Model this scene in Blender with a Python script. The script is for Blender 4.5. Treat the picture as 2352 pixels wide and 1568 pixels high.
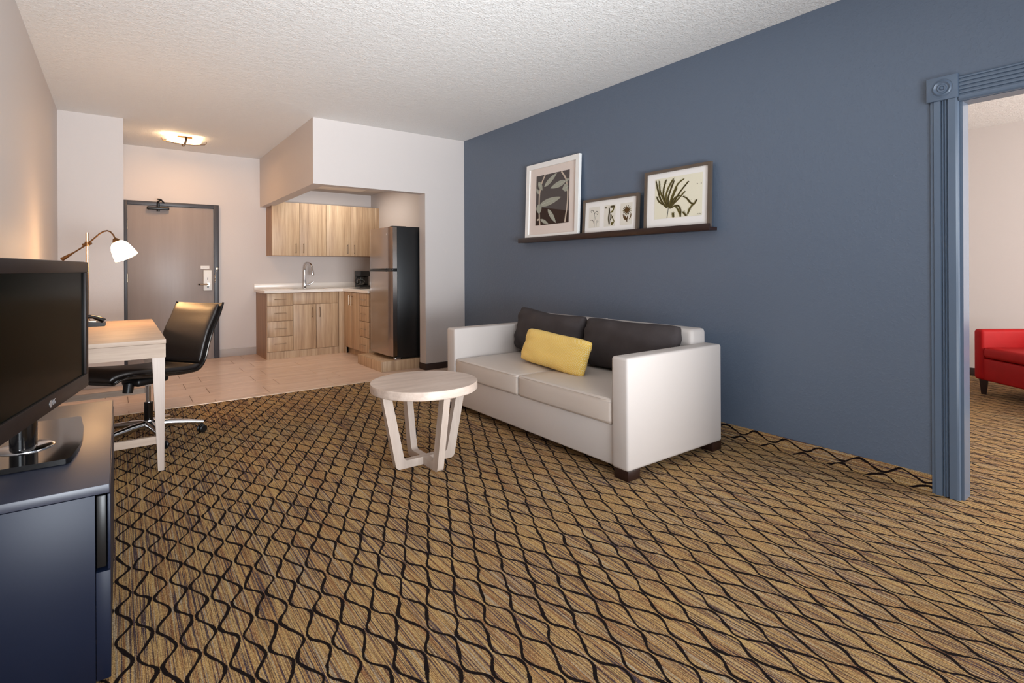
import bpy, bmesh, math, random
from mathutils import Matrix, Vector
random.seed(7)
SC = bpy.context.scene
COL = SC.collection
for o in list(bpy.data.objects):
    bpy.data.objects.remove(o, do_unlink=True)

# ------------------------------------------------------------------ camera
F_PX, CY_PX = 1219.7, 617.3
yaw, roll = 0.63746, -0.0050
r0 = Vector((math.cos(yaw), -math.sin(yaw), 0)); fw = Vector((math.sin(yaw), math.cos(yaw), 0)); u0 = Vector((0, 0, 1))
rr = r0 * math.cos(roll) + u0 * math.sin(roll); uu = -r0 * math.sin(roll) + u0 * math.cos(roll)
cam_d = bpy.data.cameras.new('camera'); cam = bpy.data.objects.new('camera', cam_d); COL.objects.link(cam)
cam_d.sensor_width = 36; cam_d.sensor_fit = 'HORIZONTAL'; cam_d.lens = F_PX / 2352 * 36
cam_d.shift_y = -(784 - CY_PX) / 2352
cam_d.clip_start = 0.02
cam.matrix_world = Matrix(((rr.x, uu.x, -fw.x, 0), (rr.y, uu.y, -fw.y, 0), (rr.z, uu.z, -fw.z, 1.19), (0, 0, 0, 1)))
SC.camera = cam

# ------------------------------------------------------------------ world, lights, exposure
w = bpy.data.worlds.new('world'); SC.world = w; w.use_nodes = True
w.node_tree.nodes['Background'].inputs[0].default_value = (0.75, 0.85, 1.0, 1)
w.node_tree.nodes['Background'].inputs[1].default_value = 1.0
SC.view_settings.view_transform = 'Standard'
SC.view_settings.look = 'None'
SC.view_settings.gamma = 1
SC.view_settings.use_curve_mapping = False
SC.view_settings.exposure = 0.16

def area(name, loc, target, sx, sy, power, color, spread=180):
    d = bpy.data.lights.new(name, 'AREA'); d.shape = 'RECTANGLE'; d.size = sx; d.size_y = sy
    d.energy = power; d.color = color; d.spread = math.radians(spread)
    o = bpy.data.objects.new(name, d); COL.objects.link(o); o.location = loc
    o.rotation_euler = (Vector(target) - Vector(loc)).to_track_quat('-Z', 'Y').to_euler()
    return o
# daylight through the windows of this room and of the bedroom next door, plus two added fill lights
area('daylight', (0.8, -1.56, 1.85), (1.5, 3.2, 0.3), 2.2, 1.2, 46, (0.86, 0.93, 1.0))
area('ceiling_fill', (0.9, -1.5, 0.75), (1.3, 4.2, 2.774), 2.2, 0.9, 66, (0.88, 0.94, 1.0), 70)  # added fill behind the camera, aimed up to brighten the ceiling
area('low_fill', (0.75, -0.9, 0.25), (1.3, 1.6, 2.774), 1.8, 1.0, 24, (0.90, 0.95, 1.0))  # added low fill pointing upward, lifts the ceiling and the sofa front
area('bedroom_daylight', (5.6, -2.26, 1.5), (5.6, 1, 1.4), 2.6, 1.8, 200, (1.0, 0.96, 0.92))

# ------------------------------------------------------------------ helpers
def lin(c):
    return tuple((x / 255 / 12.92 if x / 255 <= .04045 else ((x / 255 + .055) / 1.055) ** 2.4) for x in c) + (1,)

class NT:
    def __init__(s, name):
        s.m = bpy.data.materials.new(name); s.m.use_nodes = True; s.t = s.m.node_tree
        s.b = s.t.nodes['Principled BSDF']
    def n(s, typ, **kw):
        n = s.t.nodes.new(typ)
        for k, v in kw.items(): setattr(n, k, v)
        return n
    def l(s, a, b): s.t.links.new(a, b)
    def math(s, op, a, b=None, c=None):
        n = s.n('ShaderNodeMath', operation=op)
        for i, x in enumerate((a, b, c)):
            if x is None: continue
            if isinstance(x, (int, float)): n.inputs[i].default_value = x
            else: s.l(x, n.inputs[i])
        return n.outputs[0]
    def coord(s, kind='Object'): return s.n('ShaderNodeTexCoord').outputs[kind]
    def mapping(s, vec, scale=(1, 1, 1), loc=(0, 0, 0), rot=(0, 0, 0)):
        n = s.n('ShaderNodeMapping'); s.l(vec, n.inputs[0])
        n.inputs['Scale'].default_value = scale; n.inputs['Location'].default_value = loc; n.inputs['Rotation'].default_value = rot
        return n.outputs[0]
    def noise(s, vec, scale=5, detail=3, rough=.5):
        n = s.n('ShaderNodeTexNoise'); s.l(vec, n.inputs['Vector'])
        n.inputs['Scale'].default_value = scale; n.inputs['Detail'].default_value = detail; n.inputs['Roughness'].default_value = rough
        return n.outputs['Fac']
    def ramp(s, fac, stops, interp='LINEAR'):
        n = s.n('ShaderNodeValToRGB'); s.l(fac, n.inputs[0]); cr = n.color_ramp; cr.interpolation = interp
        while len(cr.elements) < len(stops): cr.elements.new(.5)
        for e, (p, c) in zip(cr.elements, stops): e.position = p; e.color = c
        return n.outputs[0]
    def mix(s, fac, a, b, blend='MIX'):
        n = s.n('ShaderNodeMix', data_type='RGBA', blend_type=blend)
        for sock, x in ((n.inputs[0], fac), (n.inputs[6], a), (n.inputs[7], b)):
            if isinstance(x, (int, float)): sock.default_value = x
            elif isinstance(x, tuple): sock.default_value = x
            else: s.l(x, sock)
        return n.outputs[2]
    def bump(s, h, strength=.2, dist=.01):
        n = s.n('ShaderNodeBump'); s.l(h, n.inputs['Height']); n.inputs['Strength'].default_value = strength; n.inputs['Distance'].default_value = dist
        s.l(n.outputs[0], s.b.inputs['Normal'])

def mat(name, c, rough=.5, metal=0, spec=.5, bump=None, emit=None, coat=0, var=0):
    t = NT(name); b = t.b
    b.inputs['Base Color'].default_value = lin(c); b.inputs['Roughness'].default_value = rough
    b.inputs['Metallic'].default_value = metal; b.inputs['Specular IOR Level'].default_value = spec
    if coat: b.inputs['Coat Weight'].default_value = coat; b.inputs['Coat Roughness'].default_value = .08
    if var:
        f = t.noise(t.coord(), 6, 4); c2 = tuple(max(0, x - var) for x in c)
        t.l(t.ramp(f, [(.3, lin(c2)), (.7, lin(c))]), b.inputs['Base Color'])
    if bump:
        f = t.noise(t.coord(), bump[0], 4, .6); t.bump(f, bump[1], bump[2])
    if emit:
        b.inputs['Emission Color'].default_value = lin(emit[0]); b.inputs['Emission Strength'].default_value = emit[1]
    return t.m

def wood(name, cols, scale=(26, 26, 1.3), rough=.45, rnd=True, contrast=(.28, .5, .72)):
    t = NT(name); v = t.coord()
    if rnd:
        oi = t.n('ShaderNodeObjectInfo'); cv = t.n('ShaderNodeCombineXYZ')
        for i in range(3): t.l(t.math('MULTIPLY', oi.outputs['Random'], 7.3 + 3 * i), cv.inputs[i])
        va = t.n('ShaderNodeVectorMath', operation='ADD'); t.l(v, va.inputs[0]); t.l(cv.outputs[0], va.inputs[1]); v = va.outputs[0]
    a = t.noise(t.mapping(v, scale), 1.0, 5, .6)
    fs = tuple(x * 5 for x in scale)
    b = t.noise(t.mapping(v, fs), 1.0, 3, .6)
    f = t.math('ADD', t.math('MULTIPLY', a, .75), t.math('MULTIPLY', b, .25))
    t.l(t.ramp(f, [(p, lin(c)) for p, c in zip(contrast, cols)]), t.b.inputs['Base Color'])
    t.b.inputs['Roughness'].default_value = rough
    t.bump(b, .08, .002)
    return t.m

WM = {}
def new(): return bmesh.new()

def box(bm, x0, x1, y0, y1, z0, z1, b=0, seg=2):
    vs = bmesh.ops.create_cube(bm, size=1)['verts']
    for v in vs:
        v.co = Vector((x0 + (v.co.x + .5) * (x1 - x0), y0 + (v.co.y + .5) * (y1 - y0), z0 + (v.co.z + .5) * (z1 - z0)))
    if b:
        es = list({e for v in vs for e in v.link_edges})
        bmesh.ops.bevel(bm, geom=es, offset=b, segments=seg, affect='EDGES', profile=.5)
    return bm

def _frame(d):
    d = d.normalized(); a = Vector((0, 0, 1)) if abs(d.z) < .9 else Vector((1, 0, 0))
    x = d.cross(a).normalized(); return x, d.cross(x).normalized()

def tube(bm, pts, r, n=10, cap=True, closed=False):
    pts = [Vector(p) for p in pts]; N = len(pts); rings = []
    prev = None
    for i, p in enumerate(pts):
        if closed: d = pts[(i + 1) % N] - pts[i - 1]
        else: d = pts[min(i + 1, N - 1)] - pts[max(i - 1, 0)]
        if prev is None: x, y = _frame(d)
        else:
            dn = d.normalized(); x = (prev - dn * prev.dot(dn)); x = x.normalized() if x.length > 1e-6 else _frame(d)[0]; y = dn.cross(x)
        prev = x
        ri = r[i] if isinstance(r, (list, tuple)) else r
        rings.append([bm.verts.new(p + (x * math.cos(2 * math.pi * k / n) + y * math.sin(2 * math.pi * k / n)) * ri) for k in range(n)])
    for i in range(N if closed else N - 1):
        A, B = rings[i], rings[(i + 1) % N]
        for k in range(n): bm.faces.new((A[k], A[(k + 1) % n], B[(k + 1) % n], B[k]))
    if cap and not closed:
        bm.faces.new(rings[0][::-1]); bm.faces.new(rings[-1])
    return bm

def cyl(bm, p, q, r, r2=None, n=16): return tube(bm, [p, q], [r, r if r2 is None else r2], n)

def lathe(bm, prof, c=(0, 0, 0), n=32, M=None):
    M = M or Matrix.Translation(Vector(c)); rings = []
    for r, z in prof:
        if r < 1e-5: rings.append([bm.verts.new(M @ Vector((0, 0, z)))])
        else: rings.append([bm.verts.new(M @ Vector((r * math.cos(2 * math.pi * k / n), r * math.sin(2 * math.pi * k / n), z))) for k in range(n)])
    for A, B in zip(rings, rings[1:]):
        for k in range(n):
            k2 = (k + 1) % n
            if len(A) == 1 and len(B) == 1: continue
            if len(A) == 1: bm.faces.new((A[0], B[k2], B[k]))
            elif len(B) == 1: bm.faces.new((A[k], A[k2], B[0]))
            else: bm.faces.new((A[k], A[k2], B[k2], B[k]))
    return bm

def prism(bm, poly, a0, a1, f):
    """extrude a 2-D outline between a0 and a1; f(p, q, a) -> 3-D point"""
    A = [bm.verts.new(f(p, q, a0)) for p, q in poly]; B = [bm.verts.new(f(p, q, a1)) for p, q in poly]
    n = len(poly)
    for k in range(n): bm.faces.new((A[k], A[(k + 1) % n], B[(k + 1) % n], B[k]))
    bm.faces.new(A[::-1]); bm.faces.new(B)
    return bm

def arc(cx, cy, r, a0, a1, n=6):
    return [(cx + r * math.cos(math.radians(a0 + (a1 - a0) * k / n)), cy + r * math.sin(math.radians(a0 + (a1 - a0) * k / n))) for k in range(n + 1)]

def obj(name, bm, m, parent=None, label=None, local=False, smooth=True, kind=None, angle=35):
    if parent is not None and not local: bm.transform(WM[parent.name].inverted())
    bmesh.ops.recalc_face_normals(bm, faces=bm.faces)
    me = bpy.data.meshes.new(name); bm.to_mesh(me); bm.free()
    for x in (m if isinstance(m, (list, tuple)) else [m]): me.materials.append(x)
    if smooth:
        for p in me.polygons: p.use_smooth = True
        me.set_sharp_from_angle(angle=math.radians(angle))
    o = bpy.data.objects.new(name, me); COL.objects.link(o)
    if parent is not None:
        o.parent = parent; WM[o.name] = WM[parent.name]
    else: WM[o.name] = Matrix.Identity(4)
    if label: o['label'] = label
    if kind: o['kind'] = kind
    return o

def thing(name, label, cat, loc, rotz=0, group=None, M=None):
    o = bpy.data.objects.new(name, None); COL.objects.link(o); o.empty_display_size = .1
    o.matrix_world = M if M is not None else Matrix.Translation(Vector(loc)) @ Matrix.Rotation(rotz, 4, 'Z')
    WM[o.name] = o.matrix_world.copy() if M is None else M.copy()
    if M is None: WM[o.name] = Matrix.Translation(Vector(loc)) @ Matrix.Rotation(rotz, 4, 'Z')
    o['label'] = label; o['category'] = cat
    if group: o['group'] = group
    return o

def tag(o, label, cat, group=None):
    o['label'] = label; o['category'] = cat
    if group: o['group'] = group
    return o

def struct(name, bm, m, parent=None, **k):
    o = obj(name, bm, m, parent, **k)
    if parent is None: o['kind'] = 'structure'
    return o

def cp(o, parent, name=None):
    c = o.copy(); COL.objects.link(c); c.parent = parent; WM[c.name] = WM[parent.name] if parent else Matrix.Identity(4)
    return c

def text_bm(body, size, depth, M):
    cu = bpy.data.curves.new('txt', 'FONT'); cu.body = body; cu.size = size; cu.extrude = depth; cu.align_x = 'CENTER'; cu.align_y = 'CENTER'
    o = bpy.data.objects.new('txt', cu); COL.objects.link(o)
    dg = bpy.context.evaluated_depsgraph_get(); me = bpy.data.meshes.new_from_object(o.evaluated_get(dg))
    bm = new(); bm.from_mesh(me); bm.transform(M)
    bpy.data.objects.remove(o, do_unlink=True); bpy.data.curves.remove(cu); bpy.data.meshes.remove(me)
    return bm

# ------------------------------------------------------------------ materials
def wall_mat(name, c, scale, strength, rough=.6, spec=.4):
    t = NT(name); t.b.inputs['Base Color'].default_value = lin(c); t.b.inputs['Roughness'].default_value = rough; t.b.inputs['Specular IOR Level'].default_value = spec
    v = t.coord('Generated') if False else t.coord()
    f = t.noise(v, scale, 5, .6); g = t.noise(v, scale * .25, 3, .5)
    h = t.math('ADD', t.math('SMOOTH_MAX', f, .5, .1), t.math('MULTIPLY', g, .5))
    t.bump(h, strength, .012)
    return t.m
M_wall = wall_mat('beige_wall_paint', (208, 199, 194), 60, .10)
M_blue = wall_mat('slate_blue_wall_paint', (93, 105, 122), 75, .32, rough=.42, spec=.5)
M_ceil = wall_mat('textured_ceiling_paint', (232, 230, 227), 85, .9, rough=.9)
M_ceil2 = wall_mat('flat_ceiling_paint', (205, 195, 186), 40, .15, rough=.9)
M_trimblue = mat('slate_blue_gloss_trim', (92, 107, 126), .24, spec=.55)
M_basegrey = mat('grey_baseboard', (176, 166, 160), .5, bump=(60, .05, .005))
M_basedark = mat('dark_baseboard', (52, 36, 32), .5, bump=(60, .05, .005))
M_cab = wood('cabinet_laminate', [(146, 115, 88), (188, 158, 126), (214, 188, 155)], (26, 26, 1.0))
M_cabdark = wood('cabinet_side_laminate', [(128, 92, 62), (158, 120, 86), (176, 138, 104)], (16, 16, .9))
M_desk = wood('washed_oak_laminate', [(166, 144, 126), (186, 164, 146), (198, 178, 160)], (1.2, 22, 22), .58)
M_table = wood('pale_oak_laminate', [(176, 154, 139), (202, 181, 166), (216, 199, 186)], (2.0, 20, 20), .42)
M_tableleg = wood('pale_oak_leg', [(182, 164, 150), (196, 179, 166), (208, 193, 180)], (14, 14, 2), .45)
M_tile = wood('wood_look_tile', [(196, 166, 146), (218, 190, 170), (232, 208, 190)], (1.6, 16, 16), .28)
M_grout = mat('grout', (112, 86, 70), .8, bump=(90, .1, .003))
M_strip = mat('pale_metal_strip', (226, 206, 184), .35, .2)
M_vinyl = mat('cream_vinyl', (196, 187, 181), .5, spec=.35, bump=(140, .06, .004))
M_vinyl2 = mat('cream_vinyl_seat', (200, 188, 178), .4, spec=.45, bump=(140, .06, .004))
M_char = mat('charcoal_fabric', (70, 64, 64), .85, spec=.2, bump=(260, .25, .004), var=10)
M_darkwood = mat('espresso_wood', (42, 22, 17), .38, bump=(50, .05, .003), var=8)
M_chrome = mat('chrome', (215, 215, 218), .12, 1, bump=(30, .01, .001))
M_steel = NT('brushed_steel')
M_nickel = mat('brushed_nickel', (196, 180, 160), .3, 1, bump=(80, .02, .002))
M_pewter = mat('pewter', (132, 114, 98), .35, .9, bump=(80, .02, .002))
M_bronze = mat('bronze', (104, 78, 52), .35, .9, bump=(60, .02, .002))
M_blackpl = mat('black_plastic', (17, 17, 18), .35, bump=(120, .04, .002))
M_blackgl = mat('black_gloss', (14, 12, 12), .12, coat=.3, bump=(20, .005, .001))
M_leather = mat('black_leather', (30, 24, 22), .36, spec=.8, bump=(160, .12, .004))
M_white = mat('white_paint', (236, 234, 230), .4, bump=(60, .03, .002))
M_quartz = mat('white_quartz', (238, 230, 222), .22, var=6, bump=(90, .01, .001))
M_paper = mat('white_mat_board', (236, 232, 228), .8, bump=(200, .03, .001))
M_blushmat = mat('blush_mat_board', (222, 208, 199), .8, bump=(200, .03, .001))
M_cream = mat('cream_paper', (226, 218, 198), .8, bump=(200, .03, .001))
M_taupe = mat('taupe_frame_wood', (98, 85, 74), .45, bump=(60, .06, .002), var=12)
M_doorslab = wood('door_veneer', [(148, 136, 130), (153, 141, 135), (158, 146, 140)], (10, 10, .6), .36)
M_doorframe = mat('charcoal_door_frame', (64, 64, 70), .4, bump=(60, .03, .002))
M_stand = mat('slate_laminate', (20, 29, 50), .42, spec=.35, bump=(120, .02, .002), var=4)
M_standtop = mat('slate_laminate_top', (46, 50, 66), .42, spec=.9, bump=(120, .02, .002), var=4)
M_red = mat('red_upholstery', (168, 4, 8), .6, spec=.25, bump=(240, .15, .003), var=14)
M_glass = NT('clear_glass'); M_glass.b.inputs['Transmission Weight'].default_value = 1; M_glass.b.inputs['Roughness'].default_value = .03; M_glass.b.inputs['Base Color'].default_value = (.9, .93, .92, 1); M_glass = M_glass.m
t = M_steel; t.b.inputs['Base Color'].default_value = lin((176, 164, 156)); t.b.inputs['Metallic'].default_value = 1; t.b.inputs['Roughness'].default_value = .17
t.b.inputs['Anisotropic'].default_value = .4; t.bump(t.noise(t.mapping(t.coord(), (3, 3, 220)), 1, 2), .03, .002); M_steel = t.m
M_lampglass = mat('frosted_lamp_glass', (255, 240, 215), .5, emit=((255, 216, 160), 16), bump=(30, .01, .001))
M_bowlglass = mat('frosted_bowl_glass', (255, 240, 215), .5, emit=((255, 224, 172), 3.5), bump=(30, .01, .001))
M_panel = mat('luminaire_diffuser', (214, 204, 196), .6, emit=((255, 235, 210), .06), bump=(150, .05, .002))

def carpet_mat(name, axes):
    """black ogee lines running along v over streaked tan yarn; axes picks (u, v) from the object coordinates"""
    t = NT(name); sep = t.n('ShaderNodeSeparateXYZ'); co = t.coord(); t.l(co, sep.inputs[0])
    u0_, v0_ = sep.outputs[axes[0]], sep.outputs[axes[1]]
    cmb = t.n('ShaderNodeCombineXYZ'); t.l(u0_, cmb.inputs[0]); t.l(v0_, cmb.inputs[1]); uv = cmb.outputs[0]
    wob = t.noise(uv, 13, 2); wob2 = t.noise(t.mapping(uv, (1, 1, 1), (5, 9, 0)), 7, 2); fuzz = t.noise(uv, 210, 2, .7)
    u = t.math('ADD', u0_, t.math('MULTIPLY', t.math('SUBTRACT', wob, .5), .014))
    u = t.math('ADD', u, t.math('MULTIPLY', t.math('SUBTRACT', fuzz, .5), .0065))
    v = t.math('ADD', v0_, t.math('MULTIPLY', t.math('SUBTRACT', wob2, .5), .03))
    S, L, A = .0557, .2095, .0204
    q = t.math('DIVIDE', t.math('SUBTRACT', u, .009), S)
    i0 = t.math('FLOOR', q)
    ph = t.math('MULTIPLY', t.math('SUBTRACT', v, 2.32), 2 * math.pi / L)
    c1 = t.math('COSINE', ph)
    wave = t.math('MULTIPLY', t.math('ADD', c1, t.math('MULTIPLY', t.math('SINE', t.math('MULTIPLY', ph, 2)), .10)), A)
    # slope term keeps the line the same width on its flanks
    sl = t.math('MULTIPLY', t.math('SINE', ph), A * 2 * math.pi / L)
    inv = t.math('DIVIDE', 1.0, t.math('SQRT', t.math('ADD', 1.0, t.math('MULTIPLY', sl, sl))))
    wn = t.noise(t.mapping(uv, (2.2, 1, 1), (3, 1, 0)), 13, 1)
    width = t.ramp(wn, [(.38, (.0030,) * 3 + (1,)), (.64, (.0062,) * 3 + (1,))])
    ds = None
    for k in (-1, 0, 1, 2):
        idx = t.math('ADD', i0, k)
        par = t.math('SUBTRACT', t.math('MULTIPLY', t.math('FLOORED_MODULO', idx, 2.0), 2.0), 1.0)     # odd line +1, even line -1
        pos = t.math('ADD', t.math('MULTIPLY', idx, S), .009)
        d = t.math('ABSOLUTE', t.math('SUBTRACT', u, t.math('ADD', pos, t.math('MULTIPLY', par, wave))))
        ds = d if ds is None else t.math('MINIMUM', ds, d)
    dist = t.math('MULTIPLY', ds, inv)
    line = t.math('SUBTRACT', 1.0, t.math('SMOOTHSTEP' if False else 'DIVIDE', t.math('SUBTRACT', dist, width), .0016))
    n = t.n('ShaderNodeClamp'); t.l(line, n.inputs[0]); line = n.outputs[0]
    # yarn: long streaks along v, fine cross ticks
    st = t.noise(t.mapping(uv, (70, .55, 1)), 1, 3, .7)
    st2 = t.noise(t.mapping(uv, (150, 1.6, 1), (7, 2, 0)), 1, 2, .6)
    st3 = t.noise(t.mapping(uv, (300, 5, 1), (3, 8, 0)), 1, 2, .6)
    base = t.ramp(st, [(.34, lin((110, 72, 54))), (.40, lin((170, 134, 92))), (.46, lin((206, 172, 114))), (.52, lin((192, 152, 96))), (.565, lin((134, 84, 58))), (.60, lin((184, 144, 94))), (.72, lin((210, 182, 130)))])
    col = t.mix(t.ramp(st2, [(.40, (.95, .95, .95, 1)), (.45, (0, 0, 0, 1))]), base, lin((50, 48, 70)))
    col = t.mix(t.ramp(st2, [(.585, (0, 0, 0, 1)), (.64, (.9, .9, .9, 1))]), col, lin((178, 166, 146)))
    col = t.mix(t.ramp(st3, [(.36, (.8, .8, .8, 1)), (.44, (0, 0, 0, 1))]), col, lin((66, 48, 44)))
    vo = t.n('ShaderNodeTexVoronoi'); t.l(t.mapping(uv, (230, 135, 1)), vo.inputs['Vector']); vo.inputs['Scale'].default_value = 1; vo.inputs['Randomness'].default_value = .55
    loop = vo.outputs['Distance']
    tick = t.noise(t.mapping(uv, (190, 190, 1)), 1, 2, .7)
    col = t.mix(t.ramp(loop, [(.30, (0, 0, 0, 1)), (.70, (.5, .5, .5, 1))]), col, lin((78, 50, 32)))
    col = t.mix(t.ramp(tick, [(.54, (0, 0, 0, 1)), (.68, (.45, .45, .45, 1))]), col, lin((204, 178, 132)))
    col = t.mix(t.ramp(tick, [(.30, (.5, .5, .5, 1)), (.44, (0, 0, 0, 1))]), col, lin((84, 58, 42)))
    col = t.mix(line, col, lin((24, 16, 15)))
    t.l(col, t.b.inputs['Base Color']); t.b.inputs['Roughness'].default_value = .95; t.b.inputs['Specular IOR Level'].default_value = .12
    t.bump(t.math('SUBTRACT', t.math('MULTIPLY', tick, .5), loop), .35, .004)
    return t.m
M_carpet = carpet_mat('ogee_carpet', (0, 1))
M_carpetwall = carpet_mat('ogee_carpet_base', (2, 1))

t = NT('yellow_woven_fabric'); uvn = t.coord()
wv = t.n('ShaderNodeTexWave', wave_type='BANDS', bands_direction='DIAGONAL'); t.l(t.mapping(uvn, (1, 0, 1)), wv.inputs[0]); wv.inputs['Scale'].default_value = 55
wv2 = t.n('ShaderNodeTexWave', wave_type='BANDS', bands_direction='DIAGONAL'); t.l(t.mapping(uvn, (-1, 0, 1)), wv2.inputs[0]); wv2.inputs['Scale'].default_value = 55
wvs = t.math('MULTIPLY', wv.outputs['Fac'], wv2.outputs['Fac'])
t.l(t.ramp(wvs, [(.25, lin((238, 194, 78))), (.6, lin((250, 234, 188)))]), t.b.inputs['Base Color']); t.b.inputs['Roughness'].default_value = .8
t.bump(wvs, .4, .003); M_yellow = t.m

# ------------------------------------------------------------------ room shell
XL, XB, ZC, YB = -0.48, 3.448, 2.774, 8.23      # left wall, blue wall, ceiling, entry wall
YR, YS, YH = -1.6, 6.84, 5.647                  # rear (window) wall, closet return, kitchen header
XH, XK, ZH = 1.623, 3.27, 2.086                 # header corner, kitchen right wall, header underside
DO = 0.815                                      # doorway edge in the blue wall

def bx(*a, b=0, seg=2): return box(new(), *a, b=b, seg=seg)
struct('floor', box(bx(XL, XB + .1, YR, 5.44, -.1, 0), XB + .1, 7.6, -2.3, 3.2, -.1, 0), M_carpet, smooth=False)
struct('floor', bx(XL, XB, 5.455, YB + .1, -.1, -.004), M_grout, smooth=False); ft = bpy.data.objects['floor.001']
struct('trim_1', bx(XL, 2.95, 5.436, 5.456, -.02, .004, b=.003), M_strip)
rows = [5.459 + .0] + [5.572 + .325 * k for k in range(9)]
tiles = {}
for k in range(9):
    y0 = rows[k]; y1 = rows[k + 1] if k < 8 else YB
    y1 = min(y1, YB)
    off = (.706 if k % 2 == 0 else .536)
    xs = [off + .642 * j for j in range(-3, 6)]
    xmin = XL if y0 < YS - .1 else .043
    for a, b in zip(xs, xs[1:]):
        a, b = max(a, xmin), min(b, XB if y0 < 5.6 else XK)
        if b - a < .03: continue
        key = (round(b - a, 3), round(y1 - y0, 3))
        if key not in tiles:
            bm = bx(0.002, b - a - .002, .002, y1 - y0 - .002, -.02, 0, b=.0015, seg=1)
            o = obj('tile', bm, M_tile, smooth=False); tiles[key] = o
        else:
            o = tiles[key].copy(); COL.objects.link(o)
        o.parent = ft; o.location = (a, y0, 0)

wl = bx(XL - .1, XL, YR, YS + .1, -.1, ZC)
struct('wall_left', wl, M_wall, smooth=False)
struct('wall_closet', bx(XL - .1, .043, YS, YB + .1, -.1, ZC), M_wall, smooth=False)
struct('wall_back', bx(.043, XB + .1, YB, YB + .1, -.1, ZC), M_wall, smooth=False)
bm = new()
box(bm, XB, XB + .1, DO, YB, -.1, ZC)
box(bm, XB, XB + .1, -.55, DO, 2.04, ZC)
box(bm, XB, XB + .1, -2.4, -.55, -.1, ZC)
struct('wall_right', bm, M_blue, smooth=False)
bm = new()
box(bm, XL - .1, XB, YR - .1, YR, -.1, .45); box(bm, XL - .1, XB, YR - .1, YR, 2.5, ZC)
box(bm, XL - .1, 0.0, YR - .1, YR, .45, 2.5); box(bm, 3.3, XB, YR - .1, YR, .45, 2.5)
struct('wall_front', bm, M_wall, smooth=False)
bm = new()
for a in ((0.0, .05), (1.62, 1.68), (3.25, 3.3)): box(bm, a[0], a[1], YR - .08, YR - .02, .45, 2.5)
for a in ((.45, .5), (2.45, 2.5)): box(bm, 0.0, 3.3, YR - .08, YR - .02, a[0], a[1])
struct('window_1', bm, M_white, smooth=False)
struct('ceiling', bx(XL - .1, XB + .1, YR - .1, YB + .1, ZC, ZC + .1), M_ceil, smooth=False)
# kitchen header, soffit box and the pillar beside the refrigerator
bm = new()
box(bm, XH, 2.91, YH, YH + .13, ZH, ZC); box(bm, 2.91, XB, YH, YH + .15, 0, ZC)
struct('wall_header', bm, M_wall, smooth=False)
struct('wall_header_side', bx(XH, XH + .13, YH + .13, YB, ZH, ZC), M_wall, smooth=False)
struct('wall_kitchen', bx(XK, XB, YH + .15, YB, 0, ZC), M_wall, smooth=False)
kc = struct('ceiling', bx(XH + .13, XK, YH + .13, YB, 2.38, 2.44), M_ceil2, smooth=False)
bm = new(); box(bm, 1.95, 2.98, 6.55, 7.85, 2.366, 2.40, b=.004)
lf = obj('light_frame', bm, M_ceil2, kc)
obj('diffuser', bx(1.99, 2.94, 6.59, 7.81, 2.360, 2.38, b=.002), M_panel, kc)
d = bpy.data.lights.new('kitchen_tube', 'AREA'); d.shape = 'RECTANGLE'; d.size = .9; d.size_y = 1.1; d.energy = 11; d.color = (1, .94, .86)
lo = bpy.data.objects.new('kitchen_tube', d); COL.objects.link(lo); lo.location = (2.46, 7.2, 2.352); lo.parent = kc
# bedroom seen through the doorway
struct('wall_bedroom', bx(7.5, 7.6, -2.4, 3.2, -.1, 2.72), M_wall, smooth=False)
struct('wall_bedroom_end', bx(XB + .1, 7.5, 3.1, 3.2, -.1, 2.72), M_wall, smooth=False)
bm = new()
box(bm, XB + .1, 4.3, -2.4, -2.3, -.1, 2.72); box(bm, 6.9, 7.5, -2.4, -2.3, -.1, 2.72)
box(bm, 4.3, 6.9, -2.4, -2.3, -.1, .6); box(bm, 4.3, 6.9, -2.4, -2.3, 2.4, 2.72)
struct('wall_bedroom_window', bm, M_wall, smooth=False)
struct('ceiling', bx(XB + .1, 7.6, -2.4, 3.2, 2.69, 2.79), M_ceil, smooth=False)
# baseboards
struct('baseboard_right', bx(XB - .008, XB, DO + .118, YH, 0, .094, b=.002, seg=1), M_carpetwall)
struct('baseboard_back', box(bx(1.1, 1.566, YB - .012, YB, 0, .104, b=.003), .043, .046, YB - .012, YB, 0, .104), M_basegrey)
struct('baseboard_pillar', box(bx(2.902, XB - .008, YH - .01, YH, 0, .075, b=.002), 2.902, 2.91, YH, YH + .15, 0, .075), M_basedark)
struct('baseboard_bedroom', bx(7.488, 7.5, -2.3, 3.1, 0, .085, b=.003), M_basedark)
struct('baseboard_left', box(bx(XL, XL + .012, YR, YS, 0, .104, b=.003), XL + .012, .04, YS - .012, YS, 0, .104, b=.003), M_basegrey)

# doorway casing: fluted legs, rosette block, head casing and plain jamb
def flute(w, n0=.022, ng=3):
    """outline (across, out) of a fluted casing w wide, .022 thick"""
    pts = [(0, 0), (0, .012)]
    pts += [(.012, .012), (.016, .02), (w * .36, .02)]
    x = w * .36; gw = w * .075
    for k in range(ng):
        pts += [(x + gw * .15, .012), (x + gw * .5, .010), (x + gw * .85, .012), (x + gw, .019)]
        x += gw
        if k < ng - 1: pts += [(x + gw * .25, .019)]; x += gw * .25
    pts += [(x + gw * .2, .022), (w - .012, .022), (w - .004, .018), (w, .012), (w, 0)]
    return pts
casing = bpy.data.objects.new('trim_2', None); COL.objects.link(casing); casing['kind'] = 'structure'; WM[casing.name] = Matrix.Identity(4)
bm = prism(new(), flute(.118), 0, 2.05, lambda p, q, a: Vector((XB - q, DO + .118 - p, a)))
obj('casing_leg', bm, M_trimblue, casing, angle=25)
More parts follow.
